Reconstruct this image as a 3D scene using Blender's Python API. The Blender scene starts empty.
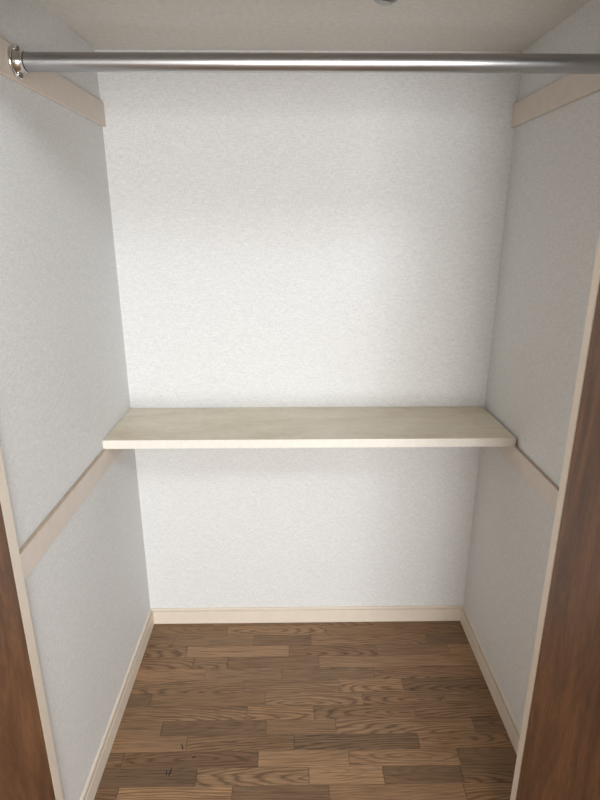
import bpy, bmesh, math, random
from mathutils import Matrix, Vector

S = 1.25                      # closet width in metres; every layout number below is in closet widths
random.seed(7)
scene = bpy.context.scene
C = scene.collection

# ------------------------------------------------------------------ camera
cam_d = bpy.data.cameras.new('camera')
cam = bpy.data.objects.new('camera', cam_d); C.objects.link(cam)
PITCH, YAW, ROLL = 0.30963, 0.01373, -0.00073
fw = Vector((math.sin(YAW)*math.cos(PITCH), math.cos(YAW)*math.cos(PITCH), -math.sin(PITCH)))
rt = Vector((math.cos(YAW), -math.sin(YAW), 0)); up = rt.cross(fw)
rt, up = (math.cos(ROLL)*rt+math.sin(ROLL)*up), (-math.sin(ROLL)*rt+math.cos(ROLL)*up)
M = Matrix((rt, up, -fw)).transposed().to_4x4()
M.translation = Vector((-0.04416, -1.47502, 1.21675))*S
cam.matrix_world = M
cam_d.sensor_width = 36; cam_d.lens = 551.31/800*36; cam_d.clip_start = 0.02
scene.camera = cam

# ------------------------------------------------------------------ light
world = bpy.data.worlds.new('world'); scene.world = world; world.use_nodes = True
bg = world.node_tree.nodes['Background']
bg.inputs[0].default_value = (0.80, 0.90, 1.0, 1); bg.inputs[1].default_value = 1.0

def area(name, loc, target, sx, sy, power, col):
    l = bpy.data.lights.new(name, 'AREA'); l.shape = 'RECTANGLE'; l.size = sx; l.size_y = sy
    l.energy = power; l.color = col
    o = bpy.data.objects.new(name, l); C.objects.link(o); o.location = loc
    o.rotation_euler = (Vector(target)-Vector(loc)).to_track_quat('-Z', 'Y').to_euler()
    return o
area('window_daylight', (0.35, -4.28, 0.95), (0.35, 0, 0.95), 1.5, 1.7, 82, (0.975, 0.968, 0.958))
lp = bpy.data.lights.new('ceiling_lamp_light', 'POINT'); lp.energy = 42; lp.color = (0.80, 0.90, 1.0); lp.shadow_soft_size = 0.16
lo = bpy.data.objects.new('ceiling_lamp_light', lp); C.objects.link(lo); lo.location = (0.68, -2.30, 2.40)

vs = scene.view_settings
vs.view_transform = 'Standard'; vs.look = 'None'; vs.gamma = 1; vs.use_curve_mapping = False
vs.exposure = 0.52

# ------------------------------------------------------------------ materials
def mat(name):
    m = bpy.data.materials.new(name); m.use_nodes = True
    nt = m.node_tree; return m, nt, nt.nodes['Principled BSDF']
def N(nt, t, **kw):
    n = nt.nodes.new(t)
    for k, v in kw.items():
        if k in n.inputs: n.inputs[k].default_value = v
        else: setattr(n, k, v)
    return n
def L(nt, a, b): nt.links.new(a, b)
def ramp(nt, fac, stops):
    r = nt.nodes.new('ShaderNodeValToRGB'); e = r.color_ramp.elements
    while len(e) < len(stops): e.new(0.5)
    for k, (p, c) in zip(e, stops): k.position = p; k.color = (*c, 1)
    L(nt, fac, r.inputs[0]); return r.outputs[0]
def lin(*c): return tuple(((v/255)/12.92 if v < 10 else ((v/255+0.055)/1.055)**2.4) for v in c)
def mul(nt, a, b, fac=1.0):
    n = nt.nodes.new('ShaderNodeMix'); n.data_type = 'RGBA'; n.blend_type = 'MULTIPLY'
    n.inputs[0].default_value = fac; L(nt, a, n.inputs[6]); L(nt, b, n.inputs[7]); return n.outputs[2]
def math_n(nt, op, a, b=None):
    n = nt.nodes.new('ShaderNodeMath'); n.operation = op
    for i, v in enumerate((a, b)):
        if v is None: continue
        if isinstance(v, (int, float)): n.inputs[i].default_value = v
        else: L(nt, v, n.inputs[i])
    return n.outputs[0]

def wallpaper(name, col, amp=0.16, bump=0.25):
    m, nt, b = mat(name)
    tc = N(nt, 'ShaderNodeTexCoord')
    grids = []
    # woven threads: fine noise stretched along each axis, a lattice of warp and weft
    for sc in ((70, 70, 480), (480, 480, 70)):
        mp = N(nt, 'ShaderNodeMapping'); mp.inputs['Scale'].default_value = sc
        L(nt, tc.outputs['Object'], mp.inputs[0])
        n = N(nt, 'ShaderNodeTexNoise', Scale=1.0, Detail=2.0, Roughness=0.6); L(nt, mp.outputs[0], n.inputs['Vector'])
        grids.append(n.outputs[0])
    g = N(nt, 'ShaderNodeTexNoise', Scale=420.0, Detail=2.0, Roughness=0.7); L(nt, tc.outputs['Object'], g.inputs['Vector'])
    s = math_n(nt, 'ADD', math_n(nt, 'ADD', grids[0], grids[1]), g.outputs[0])
    s = math_n(nt, 'DIVIDE', s, 3.0)
    lo = tuple(v*(1-amp) for v in col); hi = tuple(min(v*(1+amp), 1) for v in col)
    L(nt, ramp(nt, s, [(0.36, lo), (0.64, hi)]), b.inputs['Base Color'])
    bp = N(nt, 'ShaderNodeBump', Strength=bump, Distance=0.0006); L(nt, s, bp.inputs['Height']); L(nt, bp.outputs[0], b.inputs['Normal'])
    b.inputs['Roughness'].default_value = 0.75; b.inputs['Specular IOR Level'].default_value = 0.25
    return m

def painted(name, col, rough=0.45, mott=0.05, scale=30.0):
    m, nt, b = mat(name)
    tc = N(nt, 'ShaderNodeTexCoord')
    n = N(nt, 'ShaderNodeTexNoise', Scale=scale, Detail=5.0, Roughness=0.65); L(nt, tc.outputs['Object'], n.inputs['Vector'])
    L(nt, ramp(nt, n.outputs[0], [(0.3, tuple(v*(1-mott) for v in col)), (0.7, tuple(v*(1+mott) for v in col))]), b.inputs['Base Color'])
    b.inputs['Roughness'].default_value = rough
    return m

def shelf_mat():
    m, nt, b = mat('shelf_laminate')
    tc = N(nt, 'ShaderNodeTexCoord')
    mp = N(nt, 'ShaderNodeMapping'); mp.inputs['Scale'].default_value = (1.0, 3.0, 3.0); L(nt, tc.outputs['Object'], mp.inputs[0])
    n = N(nt, 'ShaderNodeTexNoise', Scale=5.0, Detail=6.0, Roughness=0.68); L(nt, mp.outputs[0], n.inputs['Vector'])
    c1 = ramp(nt, n.outputs[0], [(0.30, lin(210, 198, 176)), (0.52, lin(222, 212, 193)), (0.72, lin(229, 221, 205))])
    mp2 = N(nt, 'ShaderNodeMapping'); mp2.inputs['Scale'].default_value = (40, 260, 40); L(nt, tc.outputs['Object'], mp2.inputs[0])
    n2 = N(nt, 'ShaderNodeTexNoise', Scale=1.0, Detail=3.0); L(nt, mp2.outputs[0], n2.inputs['Vector'])
    c2 = ramp(nt, n2.outputs[0], [(0.3, (0.88, 0.87, 0.85)), (0.6, (1, 1, 1))])
    L(nt, mul(nt, c1, c2), b.inputs['Base Color'])
    L(nt, ramp(nt, n.outputs[0], [(0.3, (0.6,)*3), (0.7, (0.4,)*3)]), b.inputs['Roughness'])
    return m

def oak_mat():
    """plank oak: per-plank tone from the object colour, grain origin from the object's random number"""
    m, nt, b = mat('oak_parquet')
    tc = N(nt, 'ShaderNodeTexCoord'); oi = N(nt, 'ShaderNodeObjectInfo')
    r1 = oi.outputs['Random']
    r2 = math_n(nt, 'FRACT', math_n(nt, 'MULTIPLY', r1, 37.7))
    r3 = math_n(nt, 'FRACT', math_n(nt, 'MULTIPLY', r1, 91.3))
    off = N(nt, 'ShaderNodeCombineXYZ')
    L(nt, math_n(nt, 'MULTIPLY', math_n(nt, 'SUBTRACT', r2, 0.5), 0.5), off.inputs[0])
    L(nt, math_n(nt, 'MULTIPLY', math_n(nt, 'SUBTRACT', r3, 0.5), 0.11), off.inputs[1])
    L(nt, math_n(nt, 'MULTIPLY', r1, 9.0), off.inputs[2])
    ad = N(nt, 'ShaderNodeVectorMath', operation='ADD'); L(nt, tc.outputs['Object'], ad.inputs[0]); L(nt, off.outputs[0], ad.inputs[1])
    # growth rings: long ellipses around the shifted centre give cathedral arches or straight grain
    mp = N(nt, 'ShaderNodeMapping'); mp.inputs['Scale'].default_value = (0.13, 1.0, 0.0); L(nt, ad.outputs[0], mp.inputs[0])
    mpn = N(nt, 'ShaderNodeMapping'); mpn.inputs['Scale'].default_value = (0.16, 1.0, 1.0); L(nt, ad.outputs[0], mpn.inputs[0])
    wob = N(nt, 'ShaderNodeTexNoise', Scale=26.0, Detail=3.0, Roughness=0.55); L(nt, mpn.outputs[0], wob.inputs['Vector'])
    ln = N(nt, 'ShaderNodeVectorMath', operation='LENGTH'); L(nt, mp.outputs[0], ln.inputs[0])
    d = math_n(nt, 'ADD', ln.outputs['Value'], math_n(nt, 'MULTIPLY', wob.outputs[0], 0.026))
    rings = math_n(nt, 'SINE', math_n(nt, 'MULTIPLY', d, 800.0))
    rings = math_n(nt, 'ADD', math_n(nt, 'MULTIPLY', rings, 0.5), 0.5)
    # pores: short dashes along the board
    mpp = N(nt, 'ShaderNodeMapping'); mpp.inputs['Scale'].default_value = (9, 330, 1); L(nt, ad.outputs[0], mpp.inputs[0])
    pore = N(nt, 'ShaderNodeTexNoise', Scale=1.0, Detail=3.0, Roughness=0.6); L(nt, mpp.outputs[0], pore.inputs['Vector'])
    big = N(nt, 'ShaderNodeTexNoise', Scale=7.0, Detail=3.0); L(nt, mpn.outputs[0], big.inputs['Vector'])
    c = ramp(nt, rings, [(0.0, (0.56, 0.52, 0.48)), (0.35, (0.95, 0.94, 0.93)), (1.0, (1.12, 1.11, 1.10))])
    flat = N(nt, 'ShaderNodeMix', data_type='RGBA'); flat.inputs[6].default_value = (0.97, 0.965, 0.96, 1); L(nt, c, flat.inputs[7])
    L(nt, ramp(nt, r3, [(0.38, (0.30,)*3), (0.50, (1.0,)*3)]), flat.inputs[0])
    c = flat.outputs[2]
    c = mul(nt, c, ramp(nt, pore.outputs[0], [(0.34, (0.58, 0.55, 0.52)), (0.56, (1.10, 1.10, 1.10))]))
    c = mul(nt, c, ramp(nt, big.outputs[0], [(0.3, (0.86, 0.85, 0.84)), (0.7, (1.10, 1.10, 1.10))]))
    c = mul(nt, c, oi.outputs['Color'])
    L(nt, c, b.inputs['Base Color'])
    h = math_n(nt, 'ADD', pore.outputs[0], math_n(nt, 'MULTIPLY', rings, 0.3))
    bp = N(nt, 'ShaderNodeBump', Strength=0.25, Distance=0.0004); L(nt, h, bp.inputs['Height']); L(nt, bp.outputs[0], b.inputs['Normal'])
    b.inputs['Roughness'].default_value = 0.42; b.inputs['Specular IOR Level'].default_value = 0.4
    return m

def door_mat():
    m, nt, b = mat('brown_door_veneer')
    tc = N(nt, 'ShaderNodeTexCoord')
    mp = N(nt, 'ShaderNodeMapping'); mp.inputs['Scale'].default_value = (1.0, 1.0, 0.16); L(nt, tc.outputs['Object'], mp.inputs[0])
    n1 = N(nt, 'ShaderNodeTexNoise', Scale=17.0, Detail=6.0, Roughness=0.6, Distortion=1.2); L(nt, mp.outputs[0], n1.inputs['Vector'])
    mp2 = N(nt, 'ShaderNodeMapping'); mp2.inputs['Scale'].default_value = (330, 330, 40); L(nt, tc.outputs['Object'], mp2.inputs[0])
    n2 = N(nt, 'ShaderNodeTexNoise', Scale=1.0, Detail=3.0, Roughness=0.6); L(nt, mp2.outputs[0], n2.inputs['Vector'])
    c = ramp(nt, n1.outputs[0], [(0.30, lin(88, 59, 40)), (0.5, lin(112, 77, 52)), (0.70, lin(136, 96, 66))])
    c = mul(nt, c, ramp(nt, n2.outputs[0], [(0.3, (0.72, 0.70, 0.68)), (0.62, (1.08, 1.08, 1.08))]))
    L(nt, c, b.inputs['Base Color'])
    bp = N(nt, 'ShaderNodeBump', Strength=0.2, Distance=0.0004); L(nt, n2.outputs[0], bp.inputs['Height']); L(nt, bp.outputs[0], b.inputs['Normal'])
    b.inputs['Roughness'].default_value = 0.5
    return m

def metal(name, col, rough, scratch=0.0):
    m, nt, b = mat(name)
    b.inputs['Metallic'].default_value = 1.0
    tc = N(nt, 'ShaderNodeTexCoord')
    mp = N(nt, 'ShaderNodeMapping'); mp.inputs['Scale'].default_value = (5, 260, 260); L(nt, tc.outputs['Object'], mp.inputs[0])
    n = N(nt, 'ShaderNodeTexNoise', Scale=1.0, Detail=3.0, Roughness=0.6); L(nt, mp.outputs[0], n.inputs['Vector'])
    L(nt, ramp(nt, n.outputs[0], [(0.3, tuple(v*0.92 for v in col)), (0.7, col)]), b.inputs['Base Color'])
    L(nt, ramp(nt, n.outputs[0], [(0.3, (rough,)*3), (0.7, (rough+scratch,)*3)]), b.inputs['Roughness'])
    return m

WP = wallpaper('woven_wallpaper', lin(219, 219, 218))
WPC = wallpaper('ceiling_wallpaper', lin(214, 210, 203), amp=0.12)
CREAM = painted('cream_trim_paint', lin(224, 212, 197), 0.4, 0.03)
CLEAT = painted('beige_cleat_paint', lin(214, 203, 192), 0.5, 0.04)
CLEAT_TOP = painted('cleat_top_brown', lin(180, 163, 145), 0.8, 0.1, 60)  # darker, browner tone for the upward faces of the cleats
EDGE = painted('shelf_edge_band', lin(226, 221, 211), 0.45, 0.05, 60)
SHELF = shelf_mat()
OAK = oak_mat()
DOOR = door_mat()
ROD = metal('satin_steel_tube', (0.50, 0.50, 0.51), 0.29, 0.08)
CHROME = metal('chrome', (0.78, 0.77, 0.75), 0.08, 0.05)
FIT = metal('dark_chrome', (0.36, 0.35, 0.34), 0.12, 0.05)
DARKM = metal('dark_steel', (0.12, 0.115, 0.11), 0.35, 0.1)
DARK = painted('dark_joint', lin(38, 27, 20), 0.8, 0.1)
ROOMW = painted('room_wall_paper', lin(214, 208, 198), 0.8, 0.03)
ROOMF = painted('room_floor_wood', lin(118, 88, 64), 0.45, 0.12, 9)

# ------------------------------------------------------------------ mesh helpers
def link(name, bm, material, parent=None, origin=(0, 0, 0), smooth=False):
    me = bpy.data.meshes.new(name)
    bmesh.ops.translate(bm, verts=bm.verts, vec=-Vector(origin))
    bmesh.ops.recalc_face_normals(bm, faces=bm.faces)
    bm.to_mesh(me); bm.free()
    if smooth:
        for p in me.polygons: p.use_smooth = True
    me.materials.append(material)
    o = bpy.data.objects.new(name, me); C.objects.link(o)
    o.location = Vector(origin)
    if parent is not None:
        o.parent = parent; o.location = Vector(origin)-parent.location
    return o
def boxbm(x0, x1, y0, y1, z0, z1, bev=0.0, seg=1, bm=None):
    bm2 = bmesh.new()
    vs_ = bmesh.ops.create_cube(bm2, size=1)['verts']
    for v in vs_:
        v.co = ((x0+x1)/2+v.co.x*(x1-x0), (y0+y1)/2+v.co.y*(y1-y0), (z0+z1)/2+v.co.z*(z1-z0))
    if bev: bmesh.ops.bevel(bm2, geom=bm2.edges[:], offset=bev, segments=seg, affect='EDGES', profile=0.5)
    if bm is None: return bm2
    me = bpy.data.meshes.new('tmp'); bm2.to_mesh(me); bm2.free(); bm.from_mesh(me); bpy.data.meshes.remove(me)
    return bm
def W(*v): return [a*S for a in v]
def box(name, x0, x1, y0, y1, z0, z1, m, parent=None, bev=0.0, seg=1, origin=None):
    """a box given in closet widths"""
    a = W(x0, x1, y0, y1, z0, z1)
    if origin is None: origin = ((a[0]+a[1])/2, (a[2]+a[3])/2, a[4])
    return link(name, boxbm(*a, bev=bev, seg=seg), m, parent, origin)
def lathe(name, prof, centre, axis, m, parent=None, n=40, smooth=True):
    """prof: (along, radius) in metres, turned about axis 'X' or 'Z' through centre"""
    bm = bmesh.new(); rings_ = []
    for a, r in prof:
        ring = []
        for k in range(n):
            t = 2*math.pi*k/n; c, s = r*math.cos(t), r*math.sin(t)
            p = (a, c, s) if axis == 'X' else (c, s, a)
            ring.append(bm.verts.new(Vector(centre)+Vector(p)))
        rings_.append(ring)
    for i in range(len(rings_)-1):
        for k in range(n):
            bm.faces.new((rings_[i][k], rings_[i][(k+1) % n], rings_[i+1][(k+1) % n], rings_[i+1][k]))
    bm.faces.new(rings_[0]); bm.faces.new(rings_[-1])
    o = link(name, bm, m, parent, centre, smooth)
    if smooth:
        me = o.data
        for p in me.polygons:
            if len(p.vertices) > 4: p.use_smooth = False
        md = o.modifiers.new('edges', 'EDGE_SPLIT'); md.split_angle = math.radians(38)
    return o
def extrude_profile(name, prof, along, a0, a1, m, parent=None, flip=1, base=0.0):
    """prof: (out, z) closed polygon, out measured from the wall plane `base`; runs along 'X' or 'Y' (closet widths)"""
    bm = bmesh.new(); ends = []
    for a in (a0, a1):
        ends.append([bm.verts.new(Vector(((a, base+flip*o, z) if along == 'X' else (base+flip*o, a, z)))*S) for o, z in prof])
    k = len(prof)
    for i in range(k):
        bm.faces.new((ends[0][i], ends[0][(i+1) % k], ends[1][(i+1) % k], ends[1][i]))
    bm.faces.new(ends[0]); bm.faces.new(ends[1])
    mid = (a0+a1)/2*S
    return link(name, bm, m, parent, (mid, base*S, 0) if along == 'X' else (base*S, mid, 0))
def tag(o, label, cat=None, kind=None, group=None):
    o['label'] = label
    if cat: o['category'] = cat
    if kind: o['kind'] = kind
    if group: o['group'] = group
    return o
def empty(name, loc):
    e = bpy.data.objects.new(name, None); e.empty_display_size = 0.05; C.objects.link(e); e.location = loc; return e
def struct(o, label, cat): return tag(o, label, cat, 'structure')

H = 1.60208                      # closet ceiling
YL = -0.6875                     # back of the left jamb
YF, YJ = -0.6935, -0.7145          # back and front of the door jambs
XR = 0.3752                       # inner face of the right jamb
TOP = 1.480                      # underside of the door head
CT = 0.0085                      # cleat thickness
TH = 0.06                        # wall thickness

# ------------------------------------------------------------------ closet shell
struct(box('wall_back', -0.5-TH, 0.5+TH, 0, TH, -0.05, H+TH, WP), 'white woven wallpaper wall at the back of the closet', 'wall')
struct(box('wall_left', -0.5-TH, -0.5, YL, 0, -0.05, H+TH, WP), 'grey-white wallpapered left side wall of the closet', 'wall')
struct(box('wall_right', 0.5, 0.5+TH, YF, 0, -0.05, H+TH, WP), 'warm white wallpapered right side wall of the closet', 'wall')
struct(box('ceiling', -0.5, 0.5, YF, 0, H, H+TH, WPC), 'greyish textured ceiling of the closet', 'ceiling')
struct(box('wall_return', XR+0.012, 0.5+TH, YJ, YF, -0.05, H+TH, WP), 'short wall beside the right door jamb', 'wall')

# floor: a dark slab, with every oak strip lying on it as its own piece
floor = box('floor', -0.5, 0.5, -1.02, 0, -0.03, -0.0030, DARK)
struct(floor, 'brown oak strip parquet floor of the closet', 'floor')
P0, PITCHR = -0.0669, 0.04365
rows = [  # strip joints across the closet and the tone of each strip, back row first
    ([-0.252, 0.057, 0.269], [1.00, 1.18, 1.02, 0.95]),
    ([-0.412, -0.167, 0.008, 0.363], [1.0, 1.03, 0.84, 1.08, 0.88]),
    ([-0.364, -0.059, 0.204, 0.419], [1.0, 1.30, 0.98, 0.94, 1.18]),
    ([-0.336, -0.237, 0.029], [1.02, 0.96, 0.98, 1.22]),
    ([-0.297, -0.079, 0.183], [1.20, 1.10, 1.0, 1.10]),
    ([-0.183, 0.080, 0.256], [0.98, 1.02, 1.26, 0.84]),
    ([-0.429, -0.123, 0.140, 0.361], [0.76, 1.0, 1.15, 0.96, 1.06]),
    ([-0.168, 0.007, 0.271], [1.08, 1.20, 1.0, 1.0]),
    ([-0.380, -0.116, 0.061, 0.412], [0.98, 0.78, 1.06, 1.14, 0.84]),
    ([-0.309, -0.045, 0.263], [1.22, 0.92, 0.80, 1.08]),
    ([-0.454, -0.131, 0.086, 0.350], [0.86, 0.78, 1.25, 1.12, 0.86]),
    ([-0.272, -0.011, 0.162, 0.345], [0.70, 1.12, 1.36, 0.74, 0.86]),
    ([-0.442, -0.185, 0.033, 0.339], [0.80, 1.26, 0.80, 1.14, 1.12]),
]
bands = [(-0.0232, 0.0, [-0.30, -0.02, 0.21], [0.95, 1.0, 0.92, 0.9])]
for k, (j, t) in enumerate(rows):
    bands.append((P0-PITCHR*k, P0-PITCHR*(k-1), j, t))
k = len(rows)
while P0-PITCHR*k > -1.01:
    j, x = [], -0.5+random.uniform(0.03, 0.24)
    while x < 0.47: j.append(x); x += random.choice((0.175, 0.264, 0.22, 0.308))
    bands.append((P0-PITCHR*k, P0-PITCHR*(k-1), j, [random.uniform(0.76, 1.28) for _ in range(len(j)+1)]))
    k += 1
G = 0.0004
base_tone = lin(140, 111, 83)
for y0, y1, joints, tones in bands:
    xs = [-0.5]+joints+[0.5]
    for i in range(len(xs)-1):
        dz = random.uniform(-0.00012, 0.00012)
        o = box('plank', xs[i]+G, xs[i+1]-G, y0+G, y1-G, -0.0032, dz, OAK, floor, bev=0.00045,
                origin=((xs[i]+xs[i+1])/2*S, (y0+y1)/2*S, -0.004))
        t = tones[i]**1.15; w = random.uniform(-0.03, 0.03)
        o.color = (base_tone[0]*t*(1+w), base_tone[1]*t, base_tone[2]*t*(1-w), 1)

# dark scuffs in the finish of the front left strips
for (x, y, lx, ly, a) in ((-0.318, -0.447, 0.0035, 0.020, 0.35), (-0.334, -0.512, 0.004, 0.024, -0.15), (-0.342, -0.514, 0.003, 0.016, 0.2), (-0.285, -0.475, 0.012, 0.003, 0.3)):
    bm = bmesh.new(); pts = [(-1, 0), (-0.4, 1), (0.5, 0.8), (1, 0), (0.4, -1), (-0.6, -0.7)]
    f = bm.faces.new([bm.verts.new(((px*lx/2)*S, (py*ly/2)*S, 0)) for px, py in pts])
    ex = bmesh.ops.extrude_face_region(bm, geom=[f]); bmesh.ops.translate(bm, verts=[v for v in ex['geom'] if isinstance(v, bmesh.types.BMVert)], vec=(0, 0, 0.0004))
    sc = link('scuff', bm, DARK, floor); sc.location = Vector((x*S, y*S, 0))-floor.location; sc.rotation_euler.z = a
# baseboards: a board with a thin grooved lip on top
BBP = [(0, 0), (0.0102, 0), (0.0102, 0.0446), (0.0094, 0.0456), (0.0084, 0.0456), (0.0074, 0.0405), (0.0056, 0.0405), (0.0054, 0.0514), (0.0044, 0.0524), (0, 0.0524)]
bb = empty('baseboard_back', (0, 0, 0)); struct(bb, 'cream skirting board along the back wall under the shelf', 'baseboard')
extrude_profile('board', BBP, 'X', -0.5, 0.4400, CREAM, bb, -1, 0)
extrude_profile('board', BBP, 'X', 0.4406, 0.5, CREAM, bb, -1, 0)
for x in (-0.268, -0.12, 0.2):
    lathe('nail', [(-0.0002, 0.0014), (0.0006, 0.0012)], (x*S, -0.0100*S-0.0004, 0.028*S), 'Z', DARKM, bb, 8)
struct(extrude_profile('baseboard_left', BBP, 'Y', YL, -0.0102, CREAM, None, 1, -0.5), 'beige skirting board along the left wall', 'baseboard')
struct(extrude_profile('baseboard_right', BBP, 'Y', YF, -0.0102, CREAM, None, -1, 0.5), 'beige skirting board along the right wall', 'baseboard')

# door surround
struct(box('trim_1', -0.53, -0.4993+CT, YJ, YL, 0, TOP+0.02, CREAM, bev=0.002), 'cream door jamb at the left edge of the closet opening', 'door frame')
struct(box('trim_2', XR, XR+0.012, YJ, YF, 0, TOP+0.02, CREAM, bev=0.002), 'cream door jamb at the right edge of the closet opening', 'door frame')
struct(box('trim_3', -0.5+CT, XR, YJ, YF, TOP, TOP+0.02, CREAM, bev=0.002), 'cream head of the closet door frame', 'door frame')

# ------------------------------------------------------------------ the room the closet opens into
RX0, RX1, RY, RH = -1.5, 2.1, -3.5, 2.10
struct(box('wall_lintel', -0.5-TH, 0.5+TH, YJ, YF, TOP+0.02, RH, ROOMW), 'wall above the closet opening', 'wall')
struct(box('wall_room_left', RX0, -0.53, YJ, YF, -0.05, RH, ROOMW), 'room wall to the left of the closet', 'wall')
struct(box('wall_room_right', 0.5+TH, RX1, YJ, YF, -0.05, RH, ROOMW), 'room wall to the right of the closet', 'wall')
struct(box('wall_side_left', RX0-TH, RX0, RY, YF, -0.05, RH, ROOMW), 'left wall of the room', 'wall')
struct(box('wall_side_right', RX1, RX1+TH, RY, YF, -0.05, RH, ROOMW), 'right wall of the room', 'wall')
struct(box('ceiling_room', RX0, RX1, RY, YF, RH, RH+TH, ROOMW), 'ceiling of the room', 'ceiling')
fr = box('floor_room', RX0, RX1, RY, -1.02, -0.03, 0, ROOMF); struct(fr, 'wooden floor of the room', 'floor')
struct(box('floor_room_left', RX0, -0.5, -1.02, YJ, -0.03, 0, ROOMF), 'wooden room floor left of the closet', 'floor')
struct(box('floor_room_right', 0.5, RX1, -1.02, YJ, -0.03, 0, ROOMF), 'wooden room floor right of the closet', 'floor')
WX0, WX1, WZ0, WZ1 = -0.34, 0.90, 0.06, 1.46
wr = empty('wall_rear', (0, RY*S, 0)); struct(wr, 'rear wall of the room with a window', 'wall')
for a in ((RX0, WX0, -0.05, RH), (WX1, RX1, -0.05, RH), (WX0, WX1, -0.05, WZ0), (WX0, WX1, WZ1, RH)):
    box('panel', a[0], a[1], RY-TH, RY, a[2], a[3], ROOMW, wr)
wf = empty('window_1', (0, RY*S, 0)); struct(wf, 'window in the rear wall of the room', 'window')
for a in ((WX0, WX0+0.03, WZ0, WZ1), (WX1-0.03, WX1, WZ0, WZ1), (WX0, WX1, WZ0, WZ0+0.03), (WX0, WX1, WZ1-0.03, WZ1), (0.26, 0.30, WZ0, WZ1)):
    box('window_frame', a[0], a[1], RY-0.03, RY-0.005, a[2], a[3], CREAM, wf)

# ------------------------------------------------------------------ folding doors, opened
def folding_door(name, xf, side, label):
    """two leaves folded together, standing out into the room; xf = face towards the opening, side = outward sign"""
    d = empty(name, (xf*S, YJ*S, 0)); struct(d, label, 'door')
    T = 0.022
    for k in range(2):
        a = xf+side*k*(T+0.003); b = a+side*T
        lf = box('leaf', min(a, b), max(a, b), -1.075, YJ-0.0015-0.001*k, 0.008, TOP-0.004, DOOR, d, bev=0.0012)
    for z in (0.22, 0.75, 1.32):
        a = xf+side*T; lathe('hinge', [(-0.035, 0.004), (0.035, 0.004)], ((a+side*0.0015)*S, -1.0775*S, z*S), 'Z', DARKM, d, 12)
    lathe('pivot', [(0, 0.005), (0.02, 0.005)], ((xf+side*0.011)*S, (YJ-0.02)*S, (TOP-0.0045)*S), 'Z', DARKM, d, 12)
    return d
folding_door('door_1', -0.4900, -1, 'brown wood-grain folding door at the left edge, opened')
folding_door('door_2', XR-0.0008, 1, 'brown wood-grain folding door at the right edge, opened')

# ------------------------------------------------------------------ shelf and its cleats
ZS, TS, DS = 0.72395, 0.0218, 0.2455
ZC = ZS-TS
sh = empty('shelf', (0, -DS/2*S, ZC*S))
tag(sh, 'beige stained wooden shelf spanning the closet at mid height', 'shelf')
box('board', -0.4995, 0.4940, -DS+0.0022, -0.0008, ZC, ZS, SHELF, sh, bev=0.0006)
box('front_edge', -0.4995, 0.4940, -DS, -DS+0.0022, ZC, ZS+0.0001, EDGE, sh, bev=0.0008, seg=2)

def cleat(name, side, z0, z1, y0, label):
    xw = 0.5*side; xi = xw-side*CT
    o = box(name, min(xw, xi), max(xw, xi), y0-0.002, -0.0004, z0, z1, CLEAT, None, bev=0.0012)
    o.data.materials.append(CLEAT_TOP)
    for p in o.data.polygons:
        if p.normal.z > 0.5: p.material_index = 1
    return tag(o, label, 'cleat', group='shelf cleats on the side walls')
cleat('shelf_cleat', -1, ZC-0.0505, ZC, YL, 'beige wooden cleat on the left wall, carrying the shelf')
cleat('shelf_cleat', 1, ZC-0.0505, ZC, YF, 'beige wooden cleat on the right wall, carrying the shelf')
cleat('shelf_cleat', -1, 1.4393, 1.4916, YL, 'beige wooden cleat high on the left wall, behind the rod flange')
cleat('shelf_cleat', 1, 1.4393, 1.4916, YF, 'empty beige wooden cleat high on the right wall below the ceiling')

# ------------------------------------------------------------------ hanging rod
RYC, RZC, RR = -0.4545*S, 1.4656*S, 0.0142*S
xl, xr = (-0.5+CT)*S, (0.5-CT)*S
rod = empty('closet_rod', (0, RYC, RZC))
tag(rod, 'shiny steel hanging rod spanning the top of the closet', 'rod')
lathe('tube', [(xl+0.004, RR), (xr-0.004, RR)], (0, RYC, RZC), 'X', ROD, rod, 48)
def flange(side):
    xw = xl if side < 0 else xr; s = -side
    f = lathe('flange', [(0, RR*1.60), (s*0.0025, RR*1.66), (s*0.0050, RR*1.64), (s*0.0066, RR*1.55), (s*0.0070, RR*1.42)], (xw, RYC, RZC), 'X', CHROME, rod, 48)
    def sub(name, prof, dz, m, n=24):
        o = lathe(name, prof, (xw, RYC, RZC+dz), 'X', m, f, n)
        o.location = (0, 0, dz)
    sub('groove_ring', [(s*0.0068, RR*1.44), (s*0.0074, RR*1.44), (s*0.0074, RR*1.30)], 0, DARKM, 40)
    sub('cup', [(s*0.0068, RR*1.30), (s*0.0100, RR*1.22), (s*0.0125, RR*1.11), (s*0.0230, RR*1.08), (s*0.0240, RR*1.005)], 0, CHROME, 40)
    sub('seam_ring', [(s*0.0238, RR*1.04), (s*0.0255, RR*1.04)], 0, DARKM, 40)
    for sg in (-1, 1):
        sub('lug', [(s*0.0060, 0.0085), (s*0.0095, 0.0085), (s*0.0115, 0.0068)], sg*RR*1.33, CHROME)
        sub('screw', [(s*0.0114, 0.0046), (s*0.0126, 0.0040)], sg*RR*1.36, DARKM, 16)
    return f
flange(-1); flange(1)

# ------------------------------------------------------------------ chrome ceiling fitting
cf = empty('ceiling_fitting', (0.1263*S, -0.3210*S, H*S))
tag(cf, 'small round chrome fitting on the closet ceiling', 'fitting')
cc = (0.1263*S, -0.3210*S, H*S)
lathe('base_ring', [(0, 0.0285), (-0.004, 0.0285), (-0.0065, 0.0262), (-0.0065, 0.0215)], cc, 'Z', FIT, cf, 40)
lathe('dome', [(-0.0055, 0.0205), (-0.009, 0.0190), (-0.0125, 0.0150), (-0.0145, 0.0085), (-0.0150, 0.0020)], cc, 'Z', FIT, cf, 40)
